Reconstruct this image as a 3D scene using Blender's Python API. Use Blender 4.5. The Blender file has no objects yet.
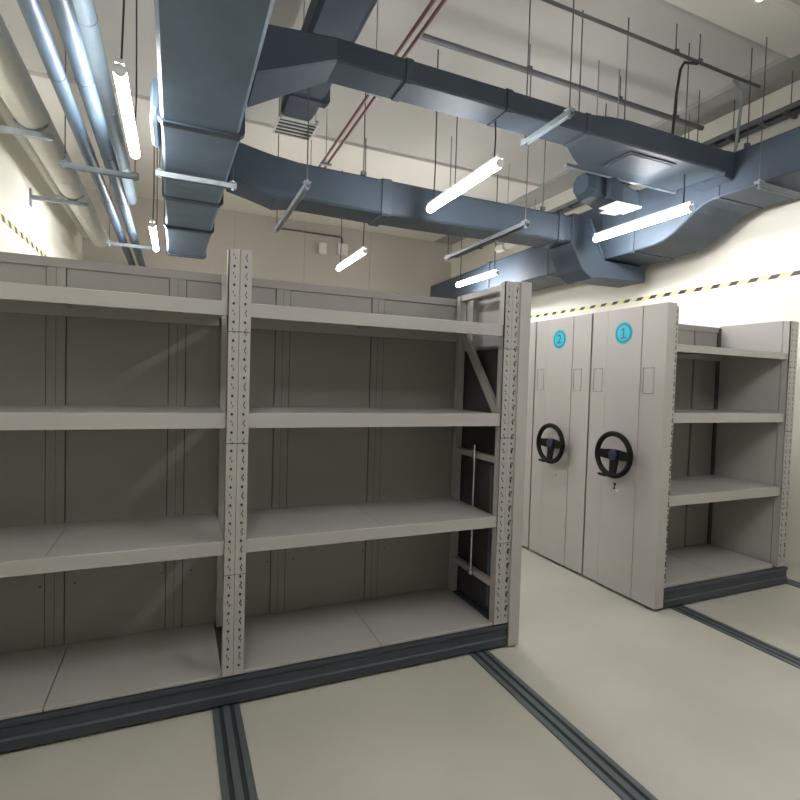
import bpy, bmesh, math, random
from mathutils import Vector, Matrix
random.seed(4)
PI = math.pi
C = bpy.context.scene.collection
SC = bpy.context.scene

# ------------------------------------------------------------------ camera
cam_d = bpy.data.cameras.new('camera')
cam = bpy.data.objects.new('camera', cam_d)
C.objects.link(cam)
SC.camera = cam
cam_d.sensor_width = 36.0
cam_d.lens = 514.2 / 800 * 36.0
cam_d.clip_start = 0.05
yaw, pitch, roll = math.radians(23.585), math.radians(1.9635), math.radians(-1.6584)
fw = Vector((math.sin(yaw) * math.cos(pitch), math.cos(yaw) * math.cos(pitch), -math.sin(pitch)))
r0 = Vector((math.cos(yaw), -math.sin(yaw), 0))
d0 = fw.cross(r0)
rt = math.cos(roll) * r0 + math.sin(roll) * d0
dn = -math.sin(roll) * r0 + math.cos(roll) * d0
cm = Matrix((( rt.x, -dn.x, -fw.x, 0.0), (rt.y, -dn.y, -fw.y, 0.0), (rt.z, -dn.z, -fw.z, 1.65), (0, 0, 0, 1)))
cam.matrix_world = cm

# ------------------------------------------------------------------ world, exposure
SC.view_settings.view_transform = 'Standard'
SC.view_settings.look = 'None'
SC.view_settings.gamma = 1.0
SC.view_settings.use_curve_mapping = False
SC.view_settings.exposure = 1.3
w = bpy.data.worlds.new('world')
SC.world = w
w.use_nodes = True
w.node_tree.nodes['Background'].inputs[0].default_value = (0.75, 0.85, 1.0, 1)
w.node_tree.nodes['Background'].inputs[1].default_value = 0.2
LAMP_POWER = 36.0

# ------------------------------------------------------------------ materials
def mat(name, col, rough=0.5, metal=0.0, noise=0.04, scale=6.0, emit=None, bump=0.0, bscale=60.0, spec=0.5):
    m = bpy.data.materials.new(name)
    m.use_nodes = True
    nt = m.node_tree
    b = nt.nodes['Principled BSDF']
    b.inputs['Roughness'].default_value = rough
    b.inputs['Metallic'].default_value = metal
    b.inputs['Specular IOR Level'].default_value = spec
    if emit:
        b.inputs['Emission Color'].default_value = (*emit[0], 1)
        b.inputs['Emission Strength'].default_value = emit[1]
    tc = nt.nodes.new('ShaderNodeTexCoord')
    nz = nt.nodes.new('ShaderNodeTexNoise')
    nz.inputs['Scale'].default_value = scale
    nz.inputs['Detail'].default_value = 5
    nt.links.new(tc.outputs['Object'], nz.inputs['Vector'])
    rp = nt.nodes.new('ShaderNodeValToRGB')
    rp.color_ramp.elements[0].position = 0.3
    rp.color_ramp.elements[1].position = 0.7
    rp.color_ramp.elements[0].color = tuple(max(0, c * (1 - noise)) for c in col) + (1,)
    rp.color_ramp.elements[1].color = tuple(min(1, c * (1 + noise)) for c in col) + (1,)
    nt.links.new(nz.outputs['Fac'], rp.inputs['Fac'])
    nt.links.new(rp.outputs['Color'], b.inputs['Base Color'])
    if bump:
        n2 = nt.nodes.new('ShaderNodeTexNoise')
        n2.inputs['Scale'].default_value = bscale
        nt.links.new(tc.outputs['Object'], n2.inputs['Vector'])
        bp = nt.nodes.new('ShaderNodeBump')
        bp.inputs['Strength'].default_value = bump
        bp.inputs['Distance'].default_value = 0.01
        nt.links.new(n2.outputs['Fac'], bp.inputs['Height'])
        nt.links.new(bp.outputs['Normal'], b.inputs['Normal'])
    return m

M = {}
M['floor'] = mat('floor_epoxy', (0.49, 0.475, 0.41), 0.38, noise=0.07, scale=1.6, bump=0.05, bscale=8)
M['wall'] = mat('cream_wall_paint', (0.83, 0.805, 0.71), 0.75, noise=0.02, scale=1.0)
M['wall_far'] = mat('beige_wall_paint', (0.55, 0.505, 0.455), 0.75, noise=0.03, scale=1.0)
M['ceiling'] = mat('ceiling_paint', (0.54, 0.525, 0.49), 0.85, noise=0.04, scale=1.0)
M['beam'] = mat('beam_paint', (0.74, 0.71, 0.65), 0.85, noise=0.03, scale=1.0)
M['beam_grey'] = mat('grey_beam_paint', (0.34, 0.34, 0.31), 0.85, noise=0.03, scale=1.0)
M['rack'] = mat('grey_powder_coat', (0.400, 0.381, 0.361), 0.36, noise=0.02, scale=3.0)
M['rack_back'] = mat('shade_darkened_back_sheet', (0.275, 0.260, 0.242), 0.42, noise=0.02, scale=3.0)  # rack grey made darker, carrying the shade inside the bays
M['seam'] = mat('dark_seam', (0.06, 0.058, 0.055), 0.7)
M['hole'] = mat('punched_hole', (0.03, 0.03, 0.03), 0.8)
M['base'] = mat('anthracite_base_paint', (0.038, 0.045, 0.060), 0.42, noise=0.08)
M['end_shade'] = mat('rack_end_shade', (0.045, 0.044, 0.043), 0.45, noise=0.3, scale=4.0)
M['rail'] = mat('rail_steel', (0.16, 0.185, 0.20), 0.35, 0.5, noise=0.1)
M['rail_dark'] = mat('rail_groove', (0.03, 0.034, 0.038), 0.5)
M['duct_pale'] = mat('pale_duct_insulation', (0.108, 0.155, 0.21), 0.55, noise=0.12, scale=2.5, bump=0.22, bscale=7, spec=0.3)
M['duct'] = mat('rubber_duct_insulation', (0.050, 0.068, 0.092), 0.55, noise=0.14, scale=2.5, bump=0.22, bscale=7, spec=0.3)
M['duct_seam'] = mat('duct_joint_tape', (0.044, 0.063, 0.088), 0.55, noise=0.1, bump=0.2, bscale=20)
M['pipe_blue'] = mat('blue_grey_pipe_wrap', (0.062, 0.098, 0.14), 0.5, noise=0.08)
M['pipe_pale'] = mat('pale_blue_pipe_wrap', (0.23, 0.30, 0.345), 0.55, noise=0.05)
M['pipe_white'] = mat('white_pipe_wrap', (0.62, 0.62, 0.56), 0.5, noise=0.04)
M['galv'] = mat('galvanised_steel', (0.30, 0.34, 0.37), 0.4, 0.4, noise=0.15, scale=14)
M['tray'] = mat('tray_steel', (0.17, 0.18, 0.19), 0.45, 0.3, noise=0.1)
M['rod'] = mat('dark_rod_steel', (0.13, 0.13, 0.13), 0.5, 0.3)
M['red_pipe'] = mat('red_oxide_paint', (0.26, 0.13, 0.13), 0.5, noise=0.15)
M['black'] = mat('black_plastic', (0.006, 0.006, 0.007), 0.5, spec=0.15)
M['hub'] = mat('navy_hub_plastic', (0.012, 0.016, 0.05), 0.3)
M['chrome'] = mat('chrome', (0.6, 0.6, 0.6), 0.22, 0.9)
M['teal'] = mat('teal_sticker', (0.03, 0.44, 0.56), 0.4)
M['teal_dark'] = mat('dark_teal_print', (0.006, 0.15, 0.21), 0.4)
M['white'] = mat('white_plastic', (0.78, 0.78, 0.76), 0.45)
M['white_metal'] = mat('white_grille_paint', (0.72, 0.73, 0.72), 0.45)
M['tube'] = mat('lit_tube', (1, 1, 1), 0.5, emit=((0.99, 0.98, 0.975), LAMP_POWER))
M['cord'] = mat('black_cord', (0.03, 0.03, 0.035), 0.5)

M['tube_dim'] = mat('dim_lit_tube', (1, 1, 1), 0.5, emit=((0.99, 0.98, 0.975), LAMP_POWER * 0.95))
def tape_material():
    m = bpy.data.materials.new('hazard_stripe_tape')
    m.use_nodes = True
    nt = m.node_tree
    b = nt.nodes['Principled BSDF']
    b.inputs['Roughness'].default_value = 0.5
    tc = nt.nodes.new('ShaderNodeTexCoord')
    sp = nt.nodes.new('ShaderNodeSeparateXYZ')
    nt.links.new(tc.outputs['Object'], sp.inputs[0])
    add = nt.nodes.new('ShaderNodeMath'); add.operation = 'ADD'
    nt.links.new(sp.outputs['Y'], add.inputs[0]); nt.links.new(sp.outputs['Z'], add.inputs[1])
    mul = nt.nodes.new('ShaderNodeMath'); mul.operation = 'MULTIPLY'; mul.inputs[1].default_value = 1 / 0.205
    nt.links.new(add.outputs[0], mul.inputs[0])
    fr = nt.nodes.new('ShaderNodeMath'); fr.operation = 'FRACT'
    nt.links.new(mul.outputs[0], fr.inputs[0])
    gt = nt.nodes.new('ShaderNodeMath'); gt.operation = 'GREATER_THAN'; gt.inputs[1].default_value = 0.55
    nt.links.new(fr.outputs[0], gt.inputs[0])
    mx = nt.nodes.new('ShaderNodeMix'); mx.data_type = 'RGBA'
    mx.inputs['A'].default_value = (0.78, 0.70, 0.33, 1)
    mx.inputs['B'].default_value = (0.035, 0.035, 0.035, 1)
    nt.links.new(gt.outputs[0], mx.inputs['Factor'])
    nt.links.new(mx.outputs['Result'], b.inputs['Base Color'])
    return m
M['tape'] = tape_material()

# ------------------------------------------------------------------ mesh helpers
class MB:
    def __init__(self, *mats):
        self.bm = bmesh.new()
        self.mats = list(mats)
    def mi(self, k):
        if k is None: return 0
        if k not in self.mats: self.mats.append(k)
        return self.mats.index(k)
    def face(self, vs, k=None):
        try:
            f = self.bm.faces.new(vs)
            f.material_index = self.mi(k)
            return f
        except ValueError:
            return None
    def box(self, x0, x1, y0, y1, z0, z1, k=None):
        v = [self.bm.verts.new((x, y, z)) for z in (z0, z1) for y in (y0, y1) for x in (x0, x1)]
        for q in ((0, 2, 3, 1), (4, 5, 7, 6), (0, 1, 5, 4), (2, 6, 7, 3), (0, 4, 6, 2), (1, 3, 7, 5)):
            self.face([v[i] for i in q], k)
        return self
    def prism(self, pts, axis, a, b, k=None):
        """closed outline pts (2-D) extruded along axis from a to b"""
        def mk(p, t):
            return {'x': (t, p[0], p[1]), 'y': (p[0], t, p[1]), 'z': (p[0], p[1], t)}[axis]
        A = [self.bm.verts.new(mk(p, a)) for p in pts]
        B = [self.bm.verts.new(mk(p, b)) for p in pts]
        n = len(pts)
        self.face(A[::-1], k); self.face(B, k)
        for i in range(n):
            self.face([A[i], A[(i + 1) % n], B[(i + 1) % n], B[i]], k)
        return self
    def loft(self, rings, k=None, cap=True):
        R = [[self.bm.verts.new(p) for p in r] for r in rings]
        n = len(R[0])
        for a, b in zip(R[:-1], R[1:]):
            for i in range(n):
                self.face([a[i], a[(i + 1) % n], b[(i + 1) % n], b[i]], k)
        if cap:
            self.face(R[0][::-1], k); self.face(R[-1], k)
        return self
    def tube(self, pts, r, n=12, k=None, cap=True):
        pts = [Vector(p) for p in pts]
        rr = r if isinstance(r, (list, tuple)) else [r] * len(pts)
        t0 = (pts[1] - pts[0]).normalized()
        up = Vector((0, 0, 1)) if abs(t0.z) < 0.9 else Vector((1, 0, 0))
        u = t0.cross(up).normalized()
        rings = []
        for i, p in enumerate(pts):
            t = ((pts[min(i + 1, len(pts) - 1)] - pts[max(i - 1, 0)])).normalized()
            u = (u - t * u.dot(t)).normalized()
            v = t.cross(u)
            rings.append([p + rr[i] * (math.cos(2 * PI * j / n) * u + math.sin(2 * PI * j / n) * v) for j in range(n)])
        self.loft(rings, k, cap)
        return self
    def torus(self, c, R, r, axis='x', n=48, m=12, k=None):
        c = Vector(c)
        V = []
        for i in range(n):
            a = 2 * PI * i / n
            row = []
            for j in range(m):
                b = 2 * PI * j / m
                rad = R + r * math.cos(b)
                row.append(self.bm.verts.new(c + Vector((r * math.sin(b), rad * math.cos(a), rad * math.sin(a)))))
            V.append(row)
        for i in range(n):
            for j in range(m):
                self.face([V[i][j], V[(i + 1) % n][j], V[(i + 1) % n][(j + 1) % m], V[i][(j + 1) % m]], k)
        return self
    def bar(self, a, b, wv, tv, k=None):
        """straight bar from a to b; wv, tv are half-extent vectors of its section"""
        a, b, wv, tv = Vector(a), Vector(b), Vector(wv), Vector(tv)
        ring = lambda p: [p - wv - tv, p + wv - tv, p + wv + tv, p - wv + tv]
        return self.loft([ring(a), ring(b)], k)
    def build(self, name, m, parent=None, bevel=0.0, smooth=False, loc=None):
        bmesh.ops.recalc_face_normals(self.bm, faces=self.bm.faces)
        me = bpy.data.meshes.new(name)
        if parent is not None and loc is None:
            off = ROOT_LOC.get(parent.name, Vector((0, 0, 0)))
        else:
            off = Vector(loc) if loc is not None else Vector((0, 0, 0))
        if off.length > 0:
            for v in self.bm.verts: v.co -= off
        self.bm.to_mesh(me); self.bm.free()
        me.materials.append(M[m])
        for k in self.mats:
            pass
        o = bpy.data.objects.new(name, me)
        C.objects.link(o)
        for k in self.mats[1:]:
            me.materials.append(M[k])
        if parent is not None:
            o.parent = parent
            ROOT_LOC[o.name] = off
        elif loc is not None:
            o.location = loc
            ROOT_LOC[o.name] = off
        if bevel:
            b = o.modifiers.new('bevel', 'BEVEL'); b.width = bevel; b.segments = 2
            b.limit_method = 'ANGLE'; b.angle_limit = 0.6
        if smooth:
            for p in me.polygons: p.use_smooth = True
            try:
                me.set_sharp_from_angle(angle=0.7)
            except Exception:
                pass
        return o
    def build_split(self, name, m, parent=None, **kw):
        """each connected piece becomes an object of its own"""
        self.bm.verts.ensure_lookup_table(); self.bm.verts.index_update()
        seen = set(); out = []
        for v in self.bm.verts:
            if v.index in seen: continue
            st = [v]; seen.add(v.index); isl = []
            while st:
                q = st.pop(); isl.append(q)
                for e in q.link_edges:
                    o2 = e.other_vert(q)
                    if o2.index not in seen:
                        seen.add(o2.index); st.append(o2)
            sub = MB(*self.mats)
            mp = {q.index: sub.bm.verts.new(q.co) for q in isl}
            fs = set(f for q in isl for f in q.link_faces)
            for f in fs:
                nf = sub.bm.faces.new([mp[q.index] for q in f.verts]); nf.material_index = f.material_index
            out.append(sub.build(name, m, parent, **kw))
        self.bm.free()
        return out
ROOT_LOC = {}
def mb(*extra):
    return MB('_first', *extra)
def thing(name, label, cat, loc=(0, 0, 0), group=None):
    o = bpy.data.objects.new(name, None)
    o.empty_display_size = 0.1
    C.objects.link(o)
    o.location = loc
    ROOT_LOC[o.name] = Vector(loc)
    return tag(o, label, cat, group)
def tag(o, label, cat, group=None):
    o['label'] = label; o['category'] = cat
    if group: o['group'] = group
    return o
def struct(name, m, k):
    o = m.build(name, k)
    o['kind'] = 'structure'
    return o

# ------------------------------------------------------------------ room shell
XL, XR, YB, YF, ZC = -1.45, 5.50, 10.0, -4.5, 4.74
struct('floor', mb().box(XL - .2, XR + .2, YF - .2, YB + .2, -0.2, 0), 'floor')
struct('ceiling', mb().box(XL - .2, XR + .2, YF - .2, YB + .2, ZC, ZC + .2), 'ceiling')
struct('wall_left', mb().box(XL - .2, XL, YF - .2, YB + .2, 0, ZC), 'wall')
struct('wall_right', mb().box(XR, XR + .2, YF - .2, YB + .2, 0, ZC), 'wall')
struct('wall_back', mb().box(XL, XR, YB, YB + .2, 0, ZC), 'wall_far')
struct('wall_front', mb().box(XL, XR, YF - .2, YF, 0, ZC), 'wall')
struct('trim_1', mb().box(XL, 5.06, 6.5, YB, ZC - .04, ZC), 'beam')              # shallow ceiling beam before the far wall
struct('trim_2', mb().box(5.06, XR, YF, YB, ZC - .05, ZC), 'beam_grey')          # ceiling beam along the right wall
struct('trim_3', mb().box(XL, 5.06, 2.62, 2.98, ZC - .06, ZC), 'beam')           # cross beam
g = mb()
for x in (0.95, 2.25, 3.6):
    g.box(x, x + .006, YB - .004, YB, 0, ZC - .04)
struct('trim_4', g, 'beam_grey')                                                  # board joints in the far wall

# ------------------------------------------------------------------ hazard tape on the walls
tag(mb().box(XR - .004, XR, 0.0, YB, 2.80, 2.84).build('hazard_tape', 'tape'),
    'black and yellow striped tape along the right wall behind the numbered cabinets', 'tape', None)
tag(mb().box(XL, XL + .004, 2.0, YB, 3.0, 3.05).build('hazard_tape', 'tape'),
    'black and yellow striped tape on the left wall under the pipes', 'tape', None)

# ------------------------------------------------------------------ floor rails
def rail(x, label, y0=-2.0, y1=9.0, width=0.13):
    g = mb('rail_dark')
    g.box(x - width / 2, x + width / 2, y0, y1, 0.0, 0.003, 'rail_dark')
    for a, b in ((-.5, -.28), (-.12, .12), (.28, .5)):
        g.box(x + a * width, x + b * width, y0, y1, 0.003, 0.008)
    o = g.build('floor_rail', 'rail')
    tag(o, label, 'rail', 'floor rails under the mobile shelving')
rail(1.73, 'grooved steel floor rail coming out under the right end of the big open rack')
rail(3.52, 'grooved steel floor rail beside the near corner of cabinet number 1')
rail(4.95, 'grooved steel floor rail at the right wall end of the right rack')
rail(0.25, 'grooved steel floor rail under the perforated middle post of the open rack')

# ------------------------------------------------------------------ racks
BEAMS = ((2.02, 1.95), (1.475, 1.40), (0.84, 0.773))
def upright(parent, xc, y, ztop, w=0.10, name='upright', z0=0.16, sleeves=(1.876, 1.328, 0.672), dense=False):
    """perforated post: two folded flanges with key-hole punching, sleeves at each splice"""
    g = mb('hole', 'seam')
    x0, x1 = xc - w / 2, xc + w / 2
    y1 = y + 0.055
    # two C profiles side by side
    g.box(x0, xc - .0015, y + .002, y1, z0, ztop)
    g.box(xc + .0015, x1, y + .002, y1, z0, ztop)
    cuts = [ztop] + list(sleeves) + [z0]
    for i in range(4):
        if i % 1 == 0:
            e = 0.0055 - 0.0014 * i
            a, b = cuts[i], cuts[i + 1]
            g.box(x0 - e, xc - .001, y - e, y + .0015, b, a - .004)
            g.box(xc + .001, x1 + e, y - e, y + .0015, b, a - .004)
            g.box(x0 - e, x0, y - e, y1 - .004, b, a - .004)
        if i < 3:
            g.box(x0 - .001, x1 + .001, y - .0005, y + .001, b - .004, b, 'seam')
    zz = z0 + 0.05
    i = 0
    yf = y - 0.0062
    while zz < ztop - .03:
        for s in (-1, 1):
            cx = xc + s * w * 0.27
            if i % 2 == 0:
                n = 8; r = .0062
                g.face([g.bm.verts.new((cx + r * math.cos(2 * PI * j / n), yf, zz + r * 1.2 * math.sin(2 * PI * j / n))) for j in range(n)], 'hole')
            else:
                # small slots between the holes
                for (ax, az) in ((-.004, .010), (.004, -.006)) if s < 0 else ((.005, .012), (.0, .0), (.006, -.012)):
                    g.box(cx + ax - .0018, cx + ax + .0018, yf, yf + .006, zz + az - .006, zz + az + .006, 'hole')
        if dense and i % 2:
            g.box(x1 - .020, x1 - .014, yf, yf + .006, zz - .016, zz + .002, 'hole')
            g.box(x1 - .011, x1 - .007, yf, yf + .006, zz + .004, zz + .018, 'hole')
        zz += 0.045
        i += 1
    return g.build(name, 'rack', parent)

def shelves(parent, xa, xb, y0, yb, beams, nseam=2):
    for zt, zb in beams:
        g = mb()
        g.prism([(y0, zb), (y0 + .028, zb), (y0 + .028, zb + .012), (y0 + .004, zb + .012), (y0 + .004, zt - .012), (y0 + .03, zt - .012), (y0 + .03, zt), (y0 + .002, zt), (y0, zt - .003)], 'x', xa, xb)
        g.build('beam', 'rack', parent, bevel=.0012)
        g = mb()
        g.box(xa, xb, yb - .04, yb - .005, zb, zt - .003)
        g.build('beam', 'rack', parent)
        n = nseam
        wd = (xb - xa) / n
        for i in range(n):
            g = mb()
            a, b = xa + i * wd + (.0015 if i else 0), xa + (i + 1) * wd - (.0015 if i < n - 1 else 0)
            g.box(a, b, y0 + .031, yb - .002, zt - .004, zt - .001)
            g.box(a, a + .002, y0 + .032, yb - .045, zt - .03, zt - .004)
            g.box(b - .002, b, y0 + .032, yb - .045, zt - .03, zt - .004)
            g.build('shelf', 'rack', parent)

def back_panel(parent, xa, xb, yb, z0, z1, ribs, rw=.085):
    g = mb('seam')
    g.box(xa, xb, yb, yb + .012, z0, z1)
    g.box(xa, xb, yb - .012, yb, z1 - .045, z1 + .004)
    for x in ribs:
        g.box(x - rw / 2, x + rw / 2, yb - .008, yb, z0, z1 - .045)
        for e in (-1, 1):
            g.box(x + e * (rw / 2 + .0025) - .0025, x + e * (rw / 2 + .0025) + .0025, yb - .0012, yb, z0, z1 - .045, 'seam')
        g.box(x - .001, x + .001, yb - .0085, yb - .008, z0, z1 - .045, 'seam')
        for zz in (0.50, 0.58):
            for dx in (-.07, .09):
                g.box(x + dx, x + dx + .008, yb - .001, yb, zz, zz + .008, 'seam')
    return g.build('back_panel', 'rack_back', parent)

def base_plinth(parent, xa, xb, y0, y1, zt=.150):
    g = mb('seam')
    g.prism([(y0 + .012, .010), (y1, .010), (y1, zt), (y0, zt), (y0, zt - .022), (y0 + .010, zt - .032), (y0 + .010, .072), (y0 + .002, .062), (y0 + .002, .020)], 'x', xa, xb)
    for x in (xb - .035,):
        for z in (.035, .125):
            g.tube([(x, y0 - .002, z), (x, y0 + .01, z)], .007, 8)
    return g.build('base', 'base', parent, bevel=.002)

# big open rack on the left: two bays
Y0, YBK = 2.64, 3.24
rackA = thing('mobile_shelving_rack', 'long open grey steel rack with four shelves and perforated posts, on the left', 'shelving', (0.3, 2.64, 0))
posts = (-1.32, 0.28, 1.88)
upright(rackA, 0.28, Y0 - .005, 2.275, name='upright')
upright(rackA, 1.88, Y0 - .005, 2.285, name='upright', dense=True)
upright(rackA, -1.32, Y0 - .005, 2.275, name='upright')
for x in posts[:2]:
    g = mb()
    g.box(x - .04, x + .04, YBK - .055, YBK - .014, .16, 2.25)
    g.build('rear_upright', 'rack', rackA)
# inside frame sheet between the bays (seen beside the post)
g = mb()
for z0, z1 in ((2.17, 2.235), (1.60, 1.64), (1.05, 1.09), (.30, .34)):
    g.box(.265, .295, Y0 + .055, YBK - .058, z0, z1)
g.build_split('frame_rail', 'rack', rackA)
for xa, xb in ((-1.265, .228), (.333, 1.828)):
    shelves(rackA, xa, xb, Y0, YBK, BEAMS)
    # lowest shelf sits on the base
    for i in range(2):
        m_ = (xa + xb) / 2
        a, b = (xa, m_ - .002) if i == 0 else (m_ + .002, xb)
        mb().box(a, b, Y0 + .004, YBK - .002, .152, .170).build('shelf', 'rack', rackA, bevel=.003)
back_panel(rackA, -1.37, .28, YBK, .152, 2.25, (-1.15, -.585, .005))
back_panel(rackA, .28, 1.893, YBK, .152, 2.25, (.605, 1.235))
base_plinth(rackA, -1.40, 1.945, Y0 - .012, YBK + .13)
# end frame at the right end: rear post, top rail, braces
g = mb()
g.box(1.832, 1.882, YBK - .055, YBK - .014, .16, 2.27)
g.build('rear_upright', 'rack', rackA)
g = mb()
g.box(1.845, 1.885, Y0 + .053, YBK - .012, 2.235, 2.275)
g.build('top_rail', 'rack', rackA, bevel=.002)
g = mb()
g.bar((1.865, Y0 + .055, 1.43), (1.865, YBK - .056, 2.02), (0, .024, -.018), (.012, 0, 0))
g.build('diagonal_brace', 'rack', rackA)
for z in (1.18, .395):
    g = mb()
    g.box(1.84, 1.875, Y0 + .053, YBK - .057, z - .02, z + .02)
    g.build('cross_brace', 'rack', rackA, bevel=.002)
g = mb()
g.tube([(1.822, 2.91, .38), (1.822, 2.91, 1.25)], .009, 10)
g.tube([(1.822, 2.91, 1.16), (1.822, 2.91, 1.20)], .014, 10)
g.tube([(1.822, 2.91, .385), (1.822, 2.91, .41)], .016, 10)
g.build('drive_rod', 'chrome', rackA, smooth=True)['label'] = 'thin bright vertical drive rod'
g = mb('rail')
g.box(1.899, 1.925, 2.70, 3.36, .16, 1.885)  # added sheet, coloured dark for the shade behind the end frame
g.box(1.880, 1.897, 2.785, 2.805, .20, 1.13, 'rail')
g.build('shade_sheet', 'end_shade', rackA)['label'] = 'added dark sheet standing in for the shade inside the rack end'
# folded end panel: edge strip seen from the front
g = mb()
g.box(1.934, 2.012, Y0 - .02, Y0 - .008, .012, 2.29)
g.box(1.996, 2.012, Y0 - .008, 3.385, .012, 2.29)
g.box(1.934, 1.950, Y0 - .008, Y0 + .03, .16, 2.29)
g.box(1.934, 2.012, 3.37, 3.385, .012, 2.29)
g.box(1.934, 1.996, Y0 + .03, 3.37, 2.275, 2.29)
g.box(1.950, 1.996, 3.20, 3.245, .16, 2.27)
g.build('end_panel', 'rack', rackA, bevel=.002)

# numbered mobile cabinets on the right
def digit_mesh(ch, size, loc, depth=.001):
    cu = bpy.data.curves.new('digit', 'FONT')
    cu.body = ch; cu.size = size; cu.align_x = 'CENTER'; cu.align_y = 'CENTER'
    cu.extrude = depth / 2; cu.offset = size * .018
    tmp = bpy.data.objects.new('tmp_digit', cu)
    C.objects.link(tmp)
    dg = bpy.context.evaluated_depsgraph_get()
    me = bpy.data.meshes.new_from_object(tmp.evaluated_get(dg))
    bpy.data.objects.remove(tmp)
    # text plane XY -> world: text x -> -Y (reader looks along +X), text y -> +Z
    for v in me.vertices:
        x, y, z = v.co
        v.co = (-z, -x, y)
    return me

def cabinet(n, y0, label, front_open=False, disc=True):
    """end panel with wheel and disc; its face looks toward -X"""
    xf, yc = 3.262, y0 + .395
    root = thing('mobile_cabinet', label, 'cabinet', (xf + .04, yc, 0), 'numbered mobile cabinets')
    g = mb('seam')
    y1 = y0 + .727
    prof = []
    # panel plan outline: flat side strips, slightly raised centre field with grooves
    gr = (y0 + .215, y0 + .560)
    g.box(xf, xf + .020, y0, gr[0] - .004, .025, 2.288)
    g.box(xf - .004, xf + .020, gr[0] + .002, gr[1] - .002, .025, 2.288)
    g.box(xf, xf + .020, gr[1] + .004, y1, .025, 2.288)
    g.box(xf + .0025, xf + .020, gr[0] - .004, gr[0] + .002, .025, 2.288)
    g.box(xf + .0025, xf + .020, gr[1] - .002, gr[1] + .004, .025, 2.288)
    g.box(xf + .020, xf + .090, y0, y0 + .012, .025, 2.288)
    g.box(xf + .020, xf + .090, y1 - .012, y1, .025, 2.288)
    g.box(xf + .020, xf + .090, y0 + .012, y1 - .012, 2.276, 2.288)
    g.box(xf + .03, xf + .088, y0 + .014, y1 - .014, .008, .03, 'seam')
    pan = g.build('end_panel', 'rack', root)
    # recessed grip plates
    for yy in (y0 + .145, y0 + .650):
        g = mb('seam')
        a, b, z0, z1 = yy - .050, yy + .050, 1.62, 1.82
        for (p, q, r, s) in ((a, a + .005, z0, z1), (b - .005, b, z0, z1), (a, b, z0, z0 + .005), (a, b, z1 - .005, z1)):
            g.box(xf - .005, xf, p, q, r, s)
        g.box(xf - .0012, xf, a + .005, b - .005, z0 + .005, z1 - .005)
        g.box(xf - .0018, xf - .0012, b - .0085, b - .005, z0 + .008, z1 - .008, 'seam')
        g.box(xf - .0018, xf - .0012, a + .005, b - .005, z1 - .009, z1 - .006, 'seam')
        g.box(xf - .0052, xf - .005, a, b, z0, z0 + .002, 'seam')
        g.box(xf - .0018, xf - .0012, a + .005, a + .007, z0 + .008, z1 - .008, 'seam')
        g.build('grip_plate', 'rack', root)
    if disc:
        dy, dz = y0 + .392, 2.092
        g = mb('teal_dark')
        N = 40
        g.tube([(xf - .004, dy, dz), (xf - .0055, dy, dz)], .088, N)
        g.tube([(xf - .0055, dy, dz), (xf - .006, dy, dz)], .078, N, 'teal_dark')
        g.tube([(xf - .006, dy, dz), (xf - .0066, dy, dz)], .064, N)
        # little pale ticks all around the dark ring, like ring lettering
        for i in range(26):
            a = 2 * PI * i / 26
            c = Vector((xf - .0064, dy + .0712 * math.cos(a), dz + .0712 * math.sin(a)))
            rv = Vector((0, math.cos(a), math.sin(a))) * .0036
            tv = Vector((0, -math.sin(a), math.cos(a))) * .0022
            g.face([g.bm.verts.new(c + s * rv + t * tv) for s, t in ((-1, -1), (1, -1), (1, 1), (-1, 1))])
        d = g.build('number_disc', 'teal', root)
        d['label'] = 'round teal sticker reading %s' % n
        if n == 1:
            gd = bmesh.new()
            out = [(-.028, -.042), (.028, -.042), (.028, -.031), (.008, -.031), (.008, .044), (-.006, .044), (-.027, .030), (-.022, .020), (-.007, .029), (-.007, -.031), (-.028, -.031)]
            vs = [gd.verts.new((0, -a, b)) for a, b in out]
            gd.faces.new(vs)
            me = bpy.data.meshes.new('digit'); gd.to_mesh(me); gd.free()
        else:
            me = digit_mesh(str(n), .118, None)
        me.materials.clear(); me.materials.append(M['teal_dark'])
        dig = bpy.data.objects.new('digit', me)
        C.objects.link(dig)
        off = ROOT_LOC[root.name]
        dig.location = Vector((xf - .0072, dy, dz - .002)) - off
        dig.parent = d
        # hand wheel
        wy, wz, xw = y0 + .362, 1.128, xf - .092
        ax = 1.0
        g = mb()
        g.torus((xw, wy, wz), .166, .021, k=None)
        for i in range(24):                      # finger ridges behind the rim
            a = PI + PI * (i + .5) / 24 if False else 2 * PI * i / 24
            g.tube([(xw + .012, wy + 0.158 * math.cos(a), wz + .158 * math.sin(a)), (xw + .012, wy + .176 * math.cos(a), wz + .176 * math.sin(a))], .007, 6)
        wheel = g.build('handwheel', 'black', root, smooth=True)
        wheel['label'] = 'black three spoked handwheel'
        g = mb()
        for a in (PI, 0.0, -PI / 2):
            c, s = math.cos(a), math.sin(a)
            tv = Vector((0, -s, c))
            p0, p1 = Vector((xw + .012, wy + .03 * c, wz + .03 * s)), Vector((xw, wy + .150 * c, wz + .150 * s))
            ww0, ww1 = (.042, .032)
            X = Vector((.008, 0, 0))
            g.loft([[p0 - tv * ww0 - X, p0 + tv * ww0 - X, p0 + tv * ww0 + X, p0 - tv * ww0 + X],
                    [p1 - tv * ww1 - X, p1 + tv * ww1 - X, p1 + tv * ww1 + X, p1 - tv * ww1 + X]])
        sp = g.build('spokes', 'black', wheel, bevel=.004)
        g = mb()
        g.tube([(xw - .016, wy, wz), (xw - .010, wy, wz), (xw + .02, wy, wz), (xf - .004, wy, wz)], [.026, .042, .046, .03], 24)
        g.build('hub', 'hub', wheel, smooth=True)
        g = mb()
        a = math.radians(-112)                   # crank grip folded down at the lower left
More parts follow.
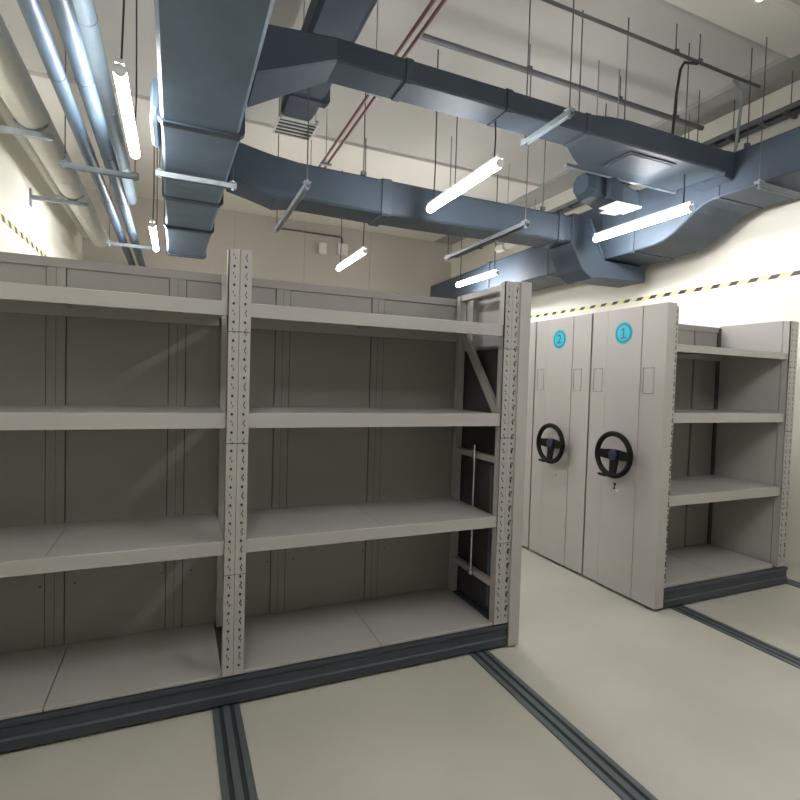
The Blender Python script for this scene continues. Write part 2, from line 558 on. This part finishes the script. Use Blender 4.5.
        gy, gz = wy + .155 * math.cos(a) * -1, wz + .155 * math.sin(a)
        g.tube([(xw - .012, wy + .02, wz - .163), (xw - .018, wy + .06, wz - .170), (xw - .020, wy + .125, wz - .168)], [.012, .013, .010], 12)
        g.build('crank_grip', 'black', wheel, smooth=True)
        # lock below the wheel
        g = mb('black')
        ly, lz = y0 + .415, .86
        if n == 1:
            g.tube([(xf - .009, ly, lz + .02), (xf - .002, ly, lz + .02)], .012, 14, 'black')
            g.tube([(xf - .007, ly + .005, lz - .015), (xf - .002, ly + .005, lz - .015)], .010, 14, 'black')
            g.box(xf - .008, xf - .004, ly - .055, ly - .012, lz - .034, lz - .022)
            g.box(xf - .008, xf - .006, ly - .004, ly + .002, lz - .02, lz + .02, 'black')
            g.tube([(xf - .006, ly, lz - .022), (xf - .008, ly - .05, lz - .038)], .004, 8)
        else:
            g.tube([(xf - .010, ly - .03, lz - .03), (xf - .002, ly - .03, lz - .03)], .018, 16)
        g.build('lock', 'chrome', root, smooth=False)
    return root

c1 = cabinet(1, 2.665, 'mobile cabinet with teal disc 1, nearest, its open shelves facing the floor rails')
c2 = cabinet(2, 3.412, 'closed grey mobile cabinet with teal disc 2, standing behind cabinet 1')
c3 = cabinet(3, 4.159, 'closed grey cabinet mostly hidden, a sliver seen left of cabinet 2', disc=False)
Y1, YK1 = 2.70, 3.30
off = None
upright(c1, 3.366, Y1 - .012, 2.275, w=.052, dense=True)
upright(c1, 4.80, Y1 - .012, 2.265, w=.10)
g = mb()
g.box(3.356, 3.440, YK1 - .055, YK1 - .014, .16, 2.25)
g.build('rear_upright', 'rack', c1)
shelves(c1, 3.394, 4.745, Y1, YK1, ((1.995, 1.94), (1.48, 1.405), (.852, .775)))
for a, b in ((3.394, 4.07), (4.074, 4.71)):
    mb().box(a, b, Y1 + .004, YK1 - .002, .152, .185).build('shelf', 'rack', c1, bevel=.003)
back_panel(c1, 3.356, 4.71, YK1, .152, 2.25, (4.405,), rw=.012)
mb('seam').box(4.752, 4.762, Y1 + .05, YK1 + .01, .16, 2.27).box(4.712, 4.752, YK1 - .012, YK1 + .01, .16, 2.25, 'seam').build('side_panel', 'rack', c1)
base_plinth(c1, 3.355, 4.87, Y1 - .03, YK1 + .095, zt=.150)
for c, ya in ((c2, 3.412), (c3, 4.159)):
    g = mb()
    g.box(3.356, 4.95, ya + .01, ya + .025, .16, 2.27)
    g.box(3.356, 4.95, ya + .70, ya + .715, .16, 2.27)
    g.box(3.356, 4.95, ya + .025, ya + .70, 1.995, 2.01)
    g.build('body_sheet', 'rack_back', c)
    mb().box(3.356, 5.0, ya + .01, ya + .715, .010, .158).build('base', 'base', c)
    mb().box(4.935, 4.95, ya + .025, ya + .70, .16, 1.99).build('side_panel', 'rack', c)

# ------------------------------------------------------------------ ceiling lamps
LZ = 3.30
def lamp(x, y, label, group='hanging tube lamps', tops=(None, None), k='tube'):
    t = thing('tube_lamp', label, 'lamp', (x, y, LZ), group)
    g = mb()
    g.box(x - .022, x + .022, y - .585, y + .585, LZ + .035, LZ + .058)
    g.tube([(x, y - .582, LZ), (x, y - .576, LZ)], .035, 14)
    g.tube([(x, y + .576, LZ), (x, y + .582, LZ)], .035, 14)
    g.build('housing', 'white', t)
    g = mb()
    g.tube([(x, y - .575, LZ), (x, y + .575, LZ)], .034, 14)
    g.build('lit_tube', k, t, smooth=True)
    g = mb()
    for s in (-.5, .5):
        zt = ZC - .06 if y < 3.2 and y > 2.4 else ZC
        top = tops[0 if s < 0 else 1] or (ZC - .04 if y + s > 6.5 else ZC)
        mid = min(LZ + .4, (top + LZ) / 2 + .05)
        g.tube([(x, y + s, LZ + .058), (x + .01, y + s + .005, mid), (x, y + s, top)], .006, 6)
    g.build_split('cord', 'cord', t)
lamp(-.302, 3.82, 'lit tube lamp hanging at upper left between blue pipes and large duct')
lamp(-.26, 6.93, 'lit tube lamp far behind, just left of the large duct end')
lamp(2.187, 3.86, 'large lit tube lamp hanging in front of the long dark branch duct, centre', tops=(3.64, None))
lamp(2.177, 6.81, 'small lit tube lamp hanging below the long branch duct near the far wall')
lamp(4.30, 7.00, 'lit tube lamp behind the top corner of the open rack end')
lamp(4.245, 3.86, 'lit tube lamp alongside the wide duct on the right wall', tops=(3.628, None))
lamp(-.3, .85, 'lit tube lamp over the near floor, leftmost of the three behind the viewer', k='tube_dim')
lamp(2.18, .85, 'lit tube lamp over the near floor, middle one of the three behind the viewer', k='tube_dim')
lamp(4.25, .85, 'lit tube lamp over the near floor, rightmost of the three behind the viewer', k='tube_dim')

# ------------------------------------------------------------------ ducts
def ring_xz(x0, x1, z0, z1, y, c=.02):
    return [(x0 + c, y, z0), (x1 - c, y, z0), (x1, y, z0 + c), (x1, y, z1 - c), (x1 - c, y, z1), (x0 + c, y, z1), (x0, y, z1 - c), (x0, y, z0 + c)]
def ring_yz(y0, y1, z0, z1, x, c=.02):
    return [(x, y0 + c, z0), (x, y1 - c, z0), (x, y1, z0 + c), (x, y1, z1 - c), (x, y1 - c, z1), (x, y0 + c, z1), (x, y0, z1 - c), (x, y0, z0 + c)]

# large main duct going away at the left
dl = thing('supply_duct', 'large dark blue insulated duct running away above the middle post', 'duct', (.13, 5.0, 3.3))
segs = [(-1.0, 3.75, -.115, .395, 3.30), (3.75, 4.70, -.12, .40, 3.31), (4.70, 5.30, -.125, .385, 3.30), (5.30, 6.35, -.13, .375, 3.31), (6.35, 7.75, -.135, .365, 3.30)]
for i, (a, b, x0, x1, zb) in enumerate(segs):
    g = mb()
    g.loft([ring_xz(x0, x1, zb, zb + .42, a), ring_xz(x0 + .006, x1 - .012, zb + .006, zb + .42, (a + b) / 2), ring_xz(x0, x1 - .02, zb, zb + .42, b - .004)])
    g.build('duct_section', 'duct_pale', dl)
for y, x0, x1 in ((3.75, -.13, .41), (5.30, -.14, .395), (6.35, -.145, .38), (7.72, -.15, .365)):
    g = mb()
    g.loft([ring_xz(x0, x1, 3.285, 3.735, y - .035, .03), ring_xz(x0, x1, 3.285, 3.735, y + .035, .03)])
    g.build('flange', 'duct', dl)
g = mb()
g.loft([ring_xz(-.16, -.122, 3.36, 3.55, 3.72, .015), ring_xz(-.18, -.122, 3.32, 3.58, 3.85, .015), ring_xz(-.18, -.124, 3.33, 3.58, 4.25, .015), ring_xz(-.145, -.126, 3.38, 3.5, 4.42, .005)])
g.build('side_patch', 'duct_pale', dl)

# branch duct running to the right
YR0, YR1 = 4.70, 5.08
db = thing('branch_duct', 'long dark insulated branch duct crossing from the large duct to the right wall duct', 'duct', (2.4, 4.9, 3.3))
def seg_x(parent, pts, name='duct_section', k='duct', y0=YR0, y1=YR1, c=.02):
    g = mb()
    g.loft([ring_yz(y0, y1, zb, zt, x, c) for x, zb, zt in pts])
    return g.build(name, k, parent)
seg_x(db, [(.402, 3.36, 3.70), (.60, 3.315, 3.66), (.80, 3.26, 3.625)])
seg_x(db, [(.80, 3.255, 3.63), (1.0, 3.285, 3.61), (1.80, 3.275, 3.605)])
seg_x(db, [(1.80, 3.262, 3.615), (1.9, 3.26, 3.62)], 'flange', 'duct_seam', YR0 - .01, YR1 + .01)
seg_x(db, [(1.90, 3.28, 3.61), (2.6, 3.285, 3.605), (3.95, 3.315, 3.615)])
seg_x(db, [(3.95, 3.305, 3.625), (4.02, 3.305, 3.625)], 'flange', 'duct_seam', YR0 - .01, YR1 + .01)
seg_x(db, [(4.02, 3.32, 3.615), (4.13, 3.32, 3.61)])
g = mb()
# offset piece going down and under the wall duct
prof = [(4.13, 3.64), (4.30, 3.64), (4.36, 3.60), (4.58, 3.21), (4.63, 3.165), (5.30, 3.16), (5.31, 2.97), (4.62, 2.955), (4.45, 2.93), (4.30, 3.02), (4.13, 3.30)]
g.prism(prof, 'y', YR0 - .02, YR1 + .02)
g.build('duct_elbow', 'duct', db, bevel=.01)
g = mb()
g.prism([(4.36, 3.605), (4.40, 3.605), (4.635, 3.175), (4.60, 3.165)], 'y', YR0 - .03, YR1 + .03)
g.build('edge_tape', 'duct_seam', db)

# wide duct along the right wall with a downward step
dr = thing('wall_duct', 'wide dark insulated duct along the right wall, stepping down over the cabinets', 'duct', (4.97, 3.7, 3.2))
XA, XB = 4.65, 5.30
path = [(-2.0, 3.48), (3.36, 3.475), (3.46, 3.455), (3.55, 3.41), (3.66, 3.335), (3.78, 3.26), (3.90, 3.21), (4.02, 3.19), (4.30, 3.18)]
g = mb()
g.loft([ring_xz(XA, XB, zb, 3.845, y, .012) for y, zb in path[:2]])
g.build('duct_section', 'duct', dr)
g = mb()
g.loft([ring_xz(XA - .0, XB, zb, 3.845, y, .012) for y, zb in path[1:]])
g.build('duct_bend', 'duct', dr)
g = mb()
g.loft([ring_xz(XA, XB, 3.18, 3.85, 4.30, .012), ring_xz(XA, XB, 3.18, 3.85, 5.75, .012)])
g.build('duct_section', 'duct', dr)
g = mb()
g.loft([ring_xz(XA + .01, XB, 3.185, 3.66, 5.75, .012), ring_xz(XA + .01, XB, 3.185, 3.60, 9.3, .012)])
g.build('duct_section', 'duct', dr)
for y, zb, zt in ((3.33, 3.468, 3.855), (4.30, 3.172, 3.86), (5.75, 3.172, 3.86), (7.2, 3.175, 3.66)):
    g = mb()
    g.loft([ring_xz(XA - .008, XB + .008, zb, zt, y - .025), ring_xz(XA - .008, XB + .008, zb, zt, y + .025)])
    g.build('flange', 'duct_seam', dr)

# upper cross duct
d3 = thing('cross_duct', 'upper dark duct crossing toward the right wall with a widened box', 'duct', (3.2, 3.3, 3.65))
g = mb()
g.loft([ring_yz(3.12, 3.54, 3.40, 3.70, .402, .012), ring_yz(3.20, 3.46, 3.65, 3.80, .9, .012), ring_yz(3.20, 3.46, 3.65, 3.80, 2.95, .012)])
g.build('duct_section', 'duct', d3)
g = mb()
g.loft([ring_yz(3.20, 3.46, 3.65, 3.80, 2.95, .012), ring_yz(3.18, 3.60, 3.64, 3.82, 3.15, .012), ring_yz(3.17, 3.72, 3.63, 3.83, 3.35, .012), ring_yz(3.17, 3.72, 3.63, 3.83, 4.52, .012)])
g.build('plenum_box', 'duct', d3)
g = mb()
g.loft([ring_yz(3.17, 3.50, 3.60, 3.83, 4.52, .012), ring_yz(3.17, 3.50, 3.58, 3.84, 4.64, .012)])
g.build('duct_section', 'duct', d3)
g = mb('duct_seam')
g.box(3.45, 3.98, 3.24, 3.56, 3.618, 3.629)
g.box(3.47, 3.96, 3.26, 3.54, 3.612, 3.618, 'duct_seam')
g.build('access_panel', 'duct', d3)
for x in (1.4, 2.2, 2.95):
    g = mb()
    g.loft([ring_yz(3.19, 3.47, 3.642, 3.81, x - .025), ring_yz(3.19, 3.47, 3.642, 3.81, x + .025)])
    g.build('flange', 'duct_seam', d3)
g = mb()
g.box(3.20, 4.62, 3.735, 3.765, 3.64, 3.67)
g.build('edge_strut', 'galv', d3)

# small air outlet unit below the cross duct
fu = thing('air_outlet_box', 'dark insulated outlet box with white grille under the cross duct', 'air vent', (3.7, 3.95, 3.4))
g = mb()
g.loft([ring_yz(3.80, 4.00, 3.50, 3.68, 3.52, .05), ring_yz(3.78, 4.04, 3.47, 3.72, 3.60, .05), ring_yz(3.80, 4.04, 3.46, 3.70, 3.74, .02)])
g.build('damper_box', 'duct', fu)
g = mb()
g.loft([ring_yz(3.74, 4.04, 3.46, 3.70, 3.74, .02), ring_yz(3.70, 4.02, 3.40, 3.60, 3.86, .02), ring_yz(3.70, 4.00, 3.40, 3.56, 4.05, .02)])
g.build('outlet_box', 'duct', fu)
def grille(parent, x0, x1, y0, y1, z, name='grille'):
    g = mb('seam')
    t = .018
    g.box(x0, x1, y0, y0 + t, z - .012, z)
    g.box(x0, x1, y1 - t, y1, z - .012, z)
    g.box(x0, x0 + t, y0 + t, y1 - t, z - .012, z)
    g.box(x1 - t, x1, y0 + t, y1 - t, z - .012, z)
    n = 5
    for i in range(1, n):
        yy = y0 + (y1 - y0) * i / n
        g.box(x0 + t, x1 - t, yy - .008, yy + .008, z - .010, z - .003)
    g.box(x0 + .01, x1 - .01, y0 + .01, y1 - .01, z - .002, z, 'seam')
    return g.build(name, 'white_metal', parent)
grille(fu, 3.74, 4.06, 3.66, 3.88, 3.398)
g = mb()
g.tube([(3.62, 3.83, 3.70), (3.62, 3.83, ZC)], .006, 6); g.tube([(3.90, 3.85, 3.60), (3.90, 3.85, ZC)], .006, 6)
g.build_split('hanger', 'galv', fu)

# ceiling air outlet high up in the middle
fv = thing('air_outlet_box', 'short dark duct drop with white grille above the branch duct, upper left of centre', 'air vent', (1.05, 5.1, 4.2))
g = mb()
g.loft([ring_xz(.86, 1.22, 4.20, 4.42, 0.5, .03), ring_xz(.86, 1.22, 4.20, 4.42, 3.9, .03), ring_xz(.88, 1.21, 4.20, 4.42, 5.0, .03), ring_xz(.90, 1.20, 4.20, 4.36, 5.14, .03)])
g.build('duct_section', 'duct', fv)
g = mb()
g.loft([ring_xz(.87, 1.27, 4.185, 4.44, 4.72, .03), ring_xz(.87, 1.27, 4.185, 4.44, 4.80, .03)])
g.build('flange', 'duct_seam', fv)
grille(fv, .88, 1.28, 5.16, 5.52, 4.20)
g = mb()
for x in (.9, 1.25):
    g.box(x - .01, x + .01, 5.10, 5.18, 4.19, 4.21)
    g.tube([(x, 5.17, 4.2), (x, 5.17, ZC)], .005, 6)
    g.tube([(x, 4.2, 4.42), (x, 4.2, ZC)], .005, 6)
g.build_split('hanger', 'galv', fv)

# ------------------------------------------------------------------ strut hangers under the ducts
def hanger(label, a, b, z, top, axis='y', top0=None, k='galv', w=.041, group='strut hangers under the ducts', n0=.03):
    """a channel under a duct with a threaded rod at each end"""
    ax, ay = a; bx, by = b
    t = thing('strut_hanger', label, 'hanger', ((ax + bx) / 2, (ay + by) / 2, z), group)
    g = mb('seam')
    if axis == 'y':
        g.box(ax - w / 2, ax + w / 2, ay, by, z, z + .02)
        g.box(ax - w / 2, ax - w / 2 + .004, ay, by, z - .02, z)
        g.box(ax + w / 2 - .004, ax + w / 2, ay, by, z - .02, z)
    else:
        g.box(ax, bx, ay - w / 2, ay + w / 2, z, z + .02)
        g.box(ax, bx, ay - w / 2, ay - w / 2 + .004, z - .02, z)
        g.box(ax, bx, ay + w / 2 - .004, ay + w / 2, z - .02, z)
    g.build('channel', k, t)
    for (x, y) in ((ax, ay + n0), (bx, by - n0)) if axis == 'y' else ((ax + n0, ay), (bx - n0, by)):
        g = mb()
        g.tube([(x, y, z - .03), (x, y, top0 if (top0 and y < 5) else ZC if (label.startswith('galvanised strut under the upper') and y > 3) else top)], .005, 6)
        g.build('rod', 'rod', t)
        g = mb()
        g.box(x - .03, x + .03, y - .03, y + .03, z + .021, z + .027)
        g.tube([(x, y, z - .035), (x, y, z + .045)], .014, 6)
        g.build('nut', 'galv', t)
hanger('galvanised strut under the branch duct, left of its middle', (.955, 4.17), (.955, 5.60), 3.225, ZC, top0=4.19)
hanger('galvanised strut with rods under the right half of the branch duct', (3.12, 4.17), (3.12, 5.80), 3.235, ZC, w=.06, k='tray')
hanger('galvanised strut under the upper cross duct, by the large central lamp', (2.56, 2.95), (2.56, 3.52), 3.612, ZC - .06, k='galv')
hanger('pale strut across the underside of the large left duct', (-.17, 4.62), (.45, 4.62), 3.262, ZC, 'x')
hanger('long galvanised strut under the wall duct near the widened box', (4.55, 2.90), (5.40, 2.90), 3.44, ZC - .05, 'x')

# ------------------------------------------------------------------ pipes at the left
PG = 'pipes along the left wall'
def pipe(x, z, r, y0, y1, k, label, name='ceiling_pipe', group=PG):
    t = thing(name, label, 'pipe', (x, y0, z), group)
    g = mb()
    g.tube([(x, y0, z), (x, y1, z)], r, 20)
    g.build('pipe_body', k, t, smooth=True)
    g = mb()
    y = y0 + .9
    while y < y1 - .1:
        g.tube([(x, y - .012, z), (x, y + .012, z)], r + .003, 20)
        y += 1.2
    g.build_split('joint_band', k, t, smooth=True)
pipe(-.690, 3.47, .048, 0.5, 9.9, 'pipe_blue', 'slim blue grey pipe beside the white insulated pipe, left')
pipe(-.545, 3.48, .052, 0.5, 9.9, 'pipe_blue', 'slim blue grey pipe with bright highlight, second from the tube lamp')
pipe(-.545, 3.86, .068, 0.5, 7.4, 'pipe_pale', 'pale blue pipe nearest the upper left tube lamp')
pipe(-1.07, 3.67, .12, 0.5, 9.0, 'pipe_white', 'thick white insulated pipe close to the left wall')
pipe(-1.33, 3.83, .06, 0.5, 9.5, 'pipe_white', 'thin white pipe against the left wall behind the thick one')
hanger('strut carrying the two blue pipes at the left, nearer one', (-.90, 5.12), (-.32, 5.12), 3.375, ZC, 'x', group='struts carrying the left pipes')
hanger('far strut carrying the two blue pipes above the rack back', (-.86, 7.85), (-.28, 7.85), 3.375, ZC - .04, 'x', group='struts carrying the left pipes')
for y, lb in ((4.95, 'bracket with clamps holding the white pipes to the left wall, nearer one'), (6.7, 'far bracket with clamps holding the white pipes to the left wall')):
    t = thing('pipe_bracket', lb, 'bracket', (XL, y, 3.5), 'pipe brackets on the left wall')
    g = mb()
    g.box(XL, -.92, y - .02, y + .02, 3.495, 3.535)
    g.box(XL, XL + .01, y - .04, y + .04, 3.42, 3.60)
    g.build('arm', 'galv', t)
    g = mb()
    pts = [(-1.07 + .127 * math.cos(a), y, 3.67 + .127 * math.sin(a)) for a in [PI * 1.15 + PI * .7 * i / 12 for i in range(13)]]
    g.tube(pts, .008, 6)
    g.build('clamp', 'galv', t)

# red pipe pair
pr = thing('sprinkler_pipe', 'pair of thin red brown pipes running away above the branch duct', 'pipe', (1.45, 3.4, 4.0))
for x in (1.42, 1.48):
    g = mb()
    g.tube([(x, 1.0, 4.0), (x, 6.35, 4.0)], .013, 10)
    g.build('pipe_body', 'red_pipe', pr, smooth=True)
g = mb()
for y in (2.2, 4.0, 5.5, 6.2):
    g.box(1.39, 1.51, y - .015, y + .015, 3.965, 3.985)
    g.tube([(1.45, y, 3.985), (1.45, y, ZC - (.04 if y > 6.5 else 0))], .005, 6)
g.build_split('support', 'galv', pr)

# white pipe stub behind the branch duct
g = mb()
t = thing('condensate_pipe', 'short white pipe end just behind the right end of the branch duct', 'pipe', (4.22, 5.7, 3.6))
g.tube([(4.22, 5.60, 3.60), (4.22, 6.3, 3.60)], .055, 18)
g.build('pipe_body', 'pipe_white', t, smooth=True)
g = mb()
for y in (6.1,):
    g.tube([(4.22, y, 3.655), (4.22, y, ZC)], .005, 6)
    g.tube([(4.22, y - .02, 3.60), (4.22, y + .02, 3.60)], .060, 18)
g.build_split('hanger', 'galv', t)

# ------------------------------------------------------------------ cable tray and conduits at the upper right
t = thing('cable_tray', 'narrow cable ladder along the right wall above the wide duct', 'cable tray', (5.3, 3.0, 4.3))
g = mb()
g.box(5.215, 5.225, 1.0, 9.6, 4.30, 4.35)
g.box(5.375, 5.385, 1.0, 9.6, 4.30, 4.35)
y = 1.1
while y < 9.6:
    g.box(5.225, 5.375, y, y + .02, 4.305, 4.32)
    y += .25
g.build('ladder', 'tray', t)
g = mb()
for i in range(3):
    g.tube([(5.25 + .04 * i, 1.0, 4.331), (5.255 + .04 * i, 5, 4.335), (5.25 + .04 * i, 9.6, 4.331)], .010, 8)
g.build_split('cable', 'cord', t)
for y in (2.6, 3.1, 3.65, 5.2, 6.9, 8.6):
    g = mb()
    g.tube([(5.30, y, 4.29), (5.30, y, ZC - .05)], .005, 6)
    g.box(5.21, 5.39, y - .015, y + .015, 4.27, 4.30)
    g.build('rod', 'rod', t)

def conduit(label, pts, r, k='rod', rods=(), group='conduits under the ceiling'):
    t = thing('conduit', label, 'conduit', pts[0], group)
    g = mb(); g.tube(pts, r, 10); g.build('conduit_pipe', k, t, smooth=True)
    for (x, y, z) in rods:
        zt = ZC - (.05 if x > 5.06 else .06 if 2.62 < y < 2.98 else 0)
        g = mb(); g.tube([(x, y, z), (x, y, zt)], .005, 6); g.box(x - .02, x + .02, y - .02, y + .02, z - .01, z + .01)
        g.build('rod', 'rod', t)
conduit('thin dark conduit highest at the upper right under the ceiling', [(1.5, 3.17, 4.5), (4.62, 3.18, 4.5), (4.95, 3.18, 4.5)], .014, 'rod', ((2.4, 3.17, 4.515), (3.84, 3.18, 4.515), (4.13, 3.18, 4.515)))
conduit('thicker conduit lower at the upper right, ending above the wall duct', [(1.8, 3.93, 4.5), (5.20, 3.93, 4.5)], .026, 'tray', ((2.9, 3.93, 4.53), (4.0, 3.93, 4.53), (4.8, 3.93, 4.53)))
conduit('black looped cable dropping from conduit to cross duct at upper right', [(4.11, 3.18, 4.485), (3.96, 3.19, 4.46), (3.93, 3.20, 4.40), (3.92, 3.22, 4.2), (3.93, 3.25, 3.845)], .012, 'cord')
conduit('grey hooked conduit dropping beside the cable ladder', [(4.62, 3.20, 4.485), (4.74, 3.21, 4.43), (4.77, 3.22, 4.33), (4.77, 3.24, 4.1), (4.77, 3.26, 3.86)], .013, 'galv')

# free hanger rods that hold the ducts
RODS = [((1.62, 4.74), 3.62), ((2.62, 4.74), 3.62), ((3.75, 4.74), 3.63), ((3.02, 3.40), 3.83), ((3.42, 3.30), 3.845), ((4.15, 3.30), 3.845), ((4.90, 3.75), 3.86), ((5.15, 4.05), 3.86), ((4.70, 3.10), 3.86), ((4.86, 4.6), 3.86)]
LB = ['thin hanger rod above the branch duct, leftmost of its rods', 'thin hanger rod above the branch duct beside the central lamp', 'thin hanger rod above the right end of the branch duct',
      'thin rod holding the narrow end of the widened duct box', 'thin rod above the middle of the widened duct box', 'thin rod above the right end of the widened duct box',
      'thin rod over the bend of the wall duct, nearer one', 'thin rod over the bend of the wall duct by the cable ladder', 'thin rod over the near straight part of the wall duct', 'thin rod over the wall duct above the branch elbow']
for ((x, y), z), lb in zip(RODS, LB):
    zt = ZC - (.05 if x > 5.06 else 0)
    g = mb()
    g.tube([(x, y, z), (x, y, zt)], .0055, 6)
    g.box(x - .025, x + .025, y - .015, y + .015, z, z + .035)
    tag(g.build('hanger_rod', 'rod'), lb, 'hanger rod', 'hanger rods above the ducts')

# ------------------------------------------------------------------ devices on the far wall
g = mb()
g.loft([[(2.58 + .075 * math.cos(a), YB - .14 + .05 * math.sin(a), z) for a in [2 * PI * i / 16 for i in range(16)]] for z in (4.10, 4.12, 4.28, 4.30)])
g.box(2.55, 2.61, YB - .09, YB, 4.17, 4.23)
tag(g.build('wall_speaker', 'white', smooth=True), 'small rounded white device on the far wall, left of the pair', 'device')
g = mb('seam')
g.box(2.90, 3.10, YB - .10, YB, 4.14, 4.36)
g.box(2.92, 3.08, YB - .105, YB - .10, 4.18, 4.34)
g.tube([(3.0, YB - .105, 4.25), (3.0, YB - .13, 4.25)], .04, 16)
tag(g.build('junction_box', 'white', bevel=.008), 'square white box on the far wall under a thin conduit', 'device')
conduit('thin dark conduit along the far wall above the white devices', [(1.74, YB - .03, 4.50), (2.98, YB - .03, 4.50), (3.0, YB - .03, 4.47), (3.0, YB - .03, 4.38)], .015, 'rod', (), 'conduits under the ceiling')
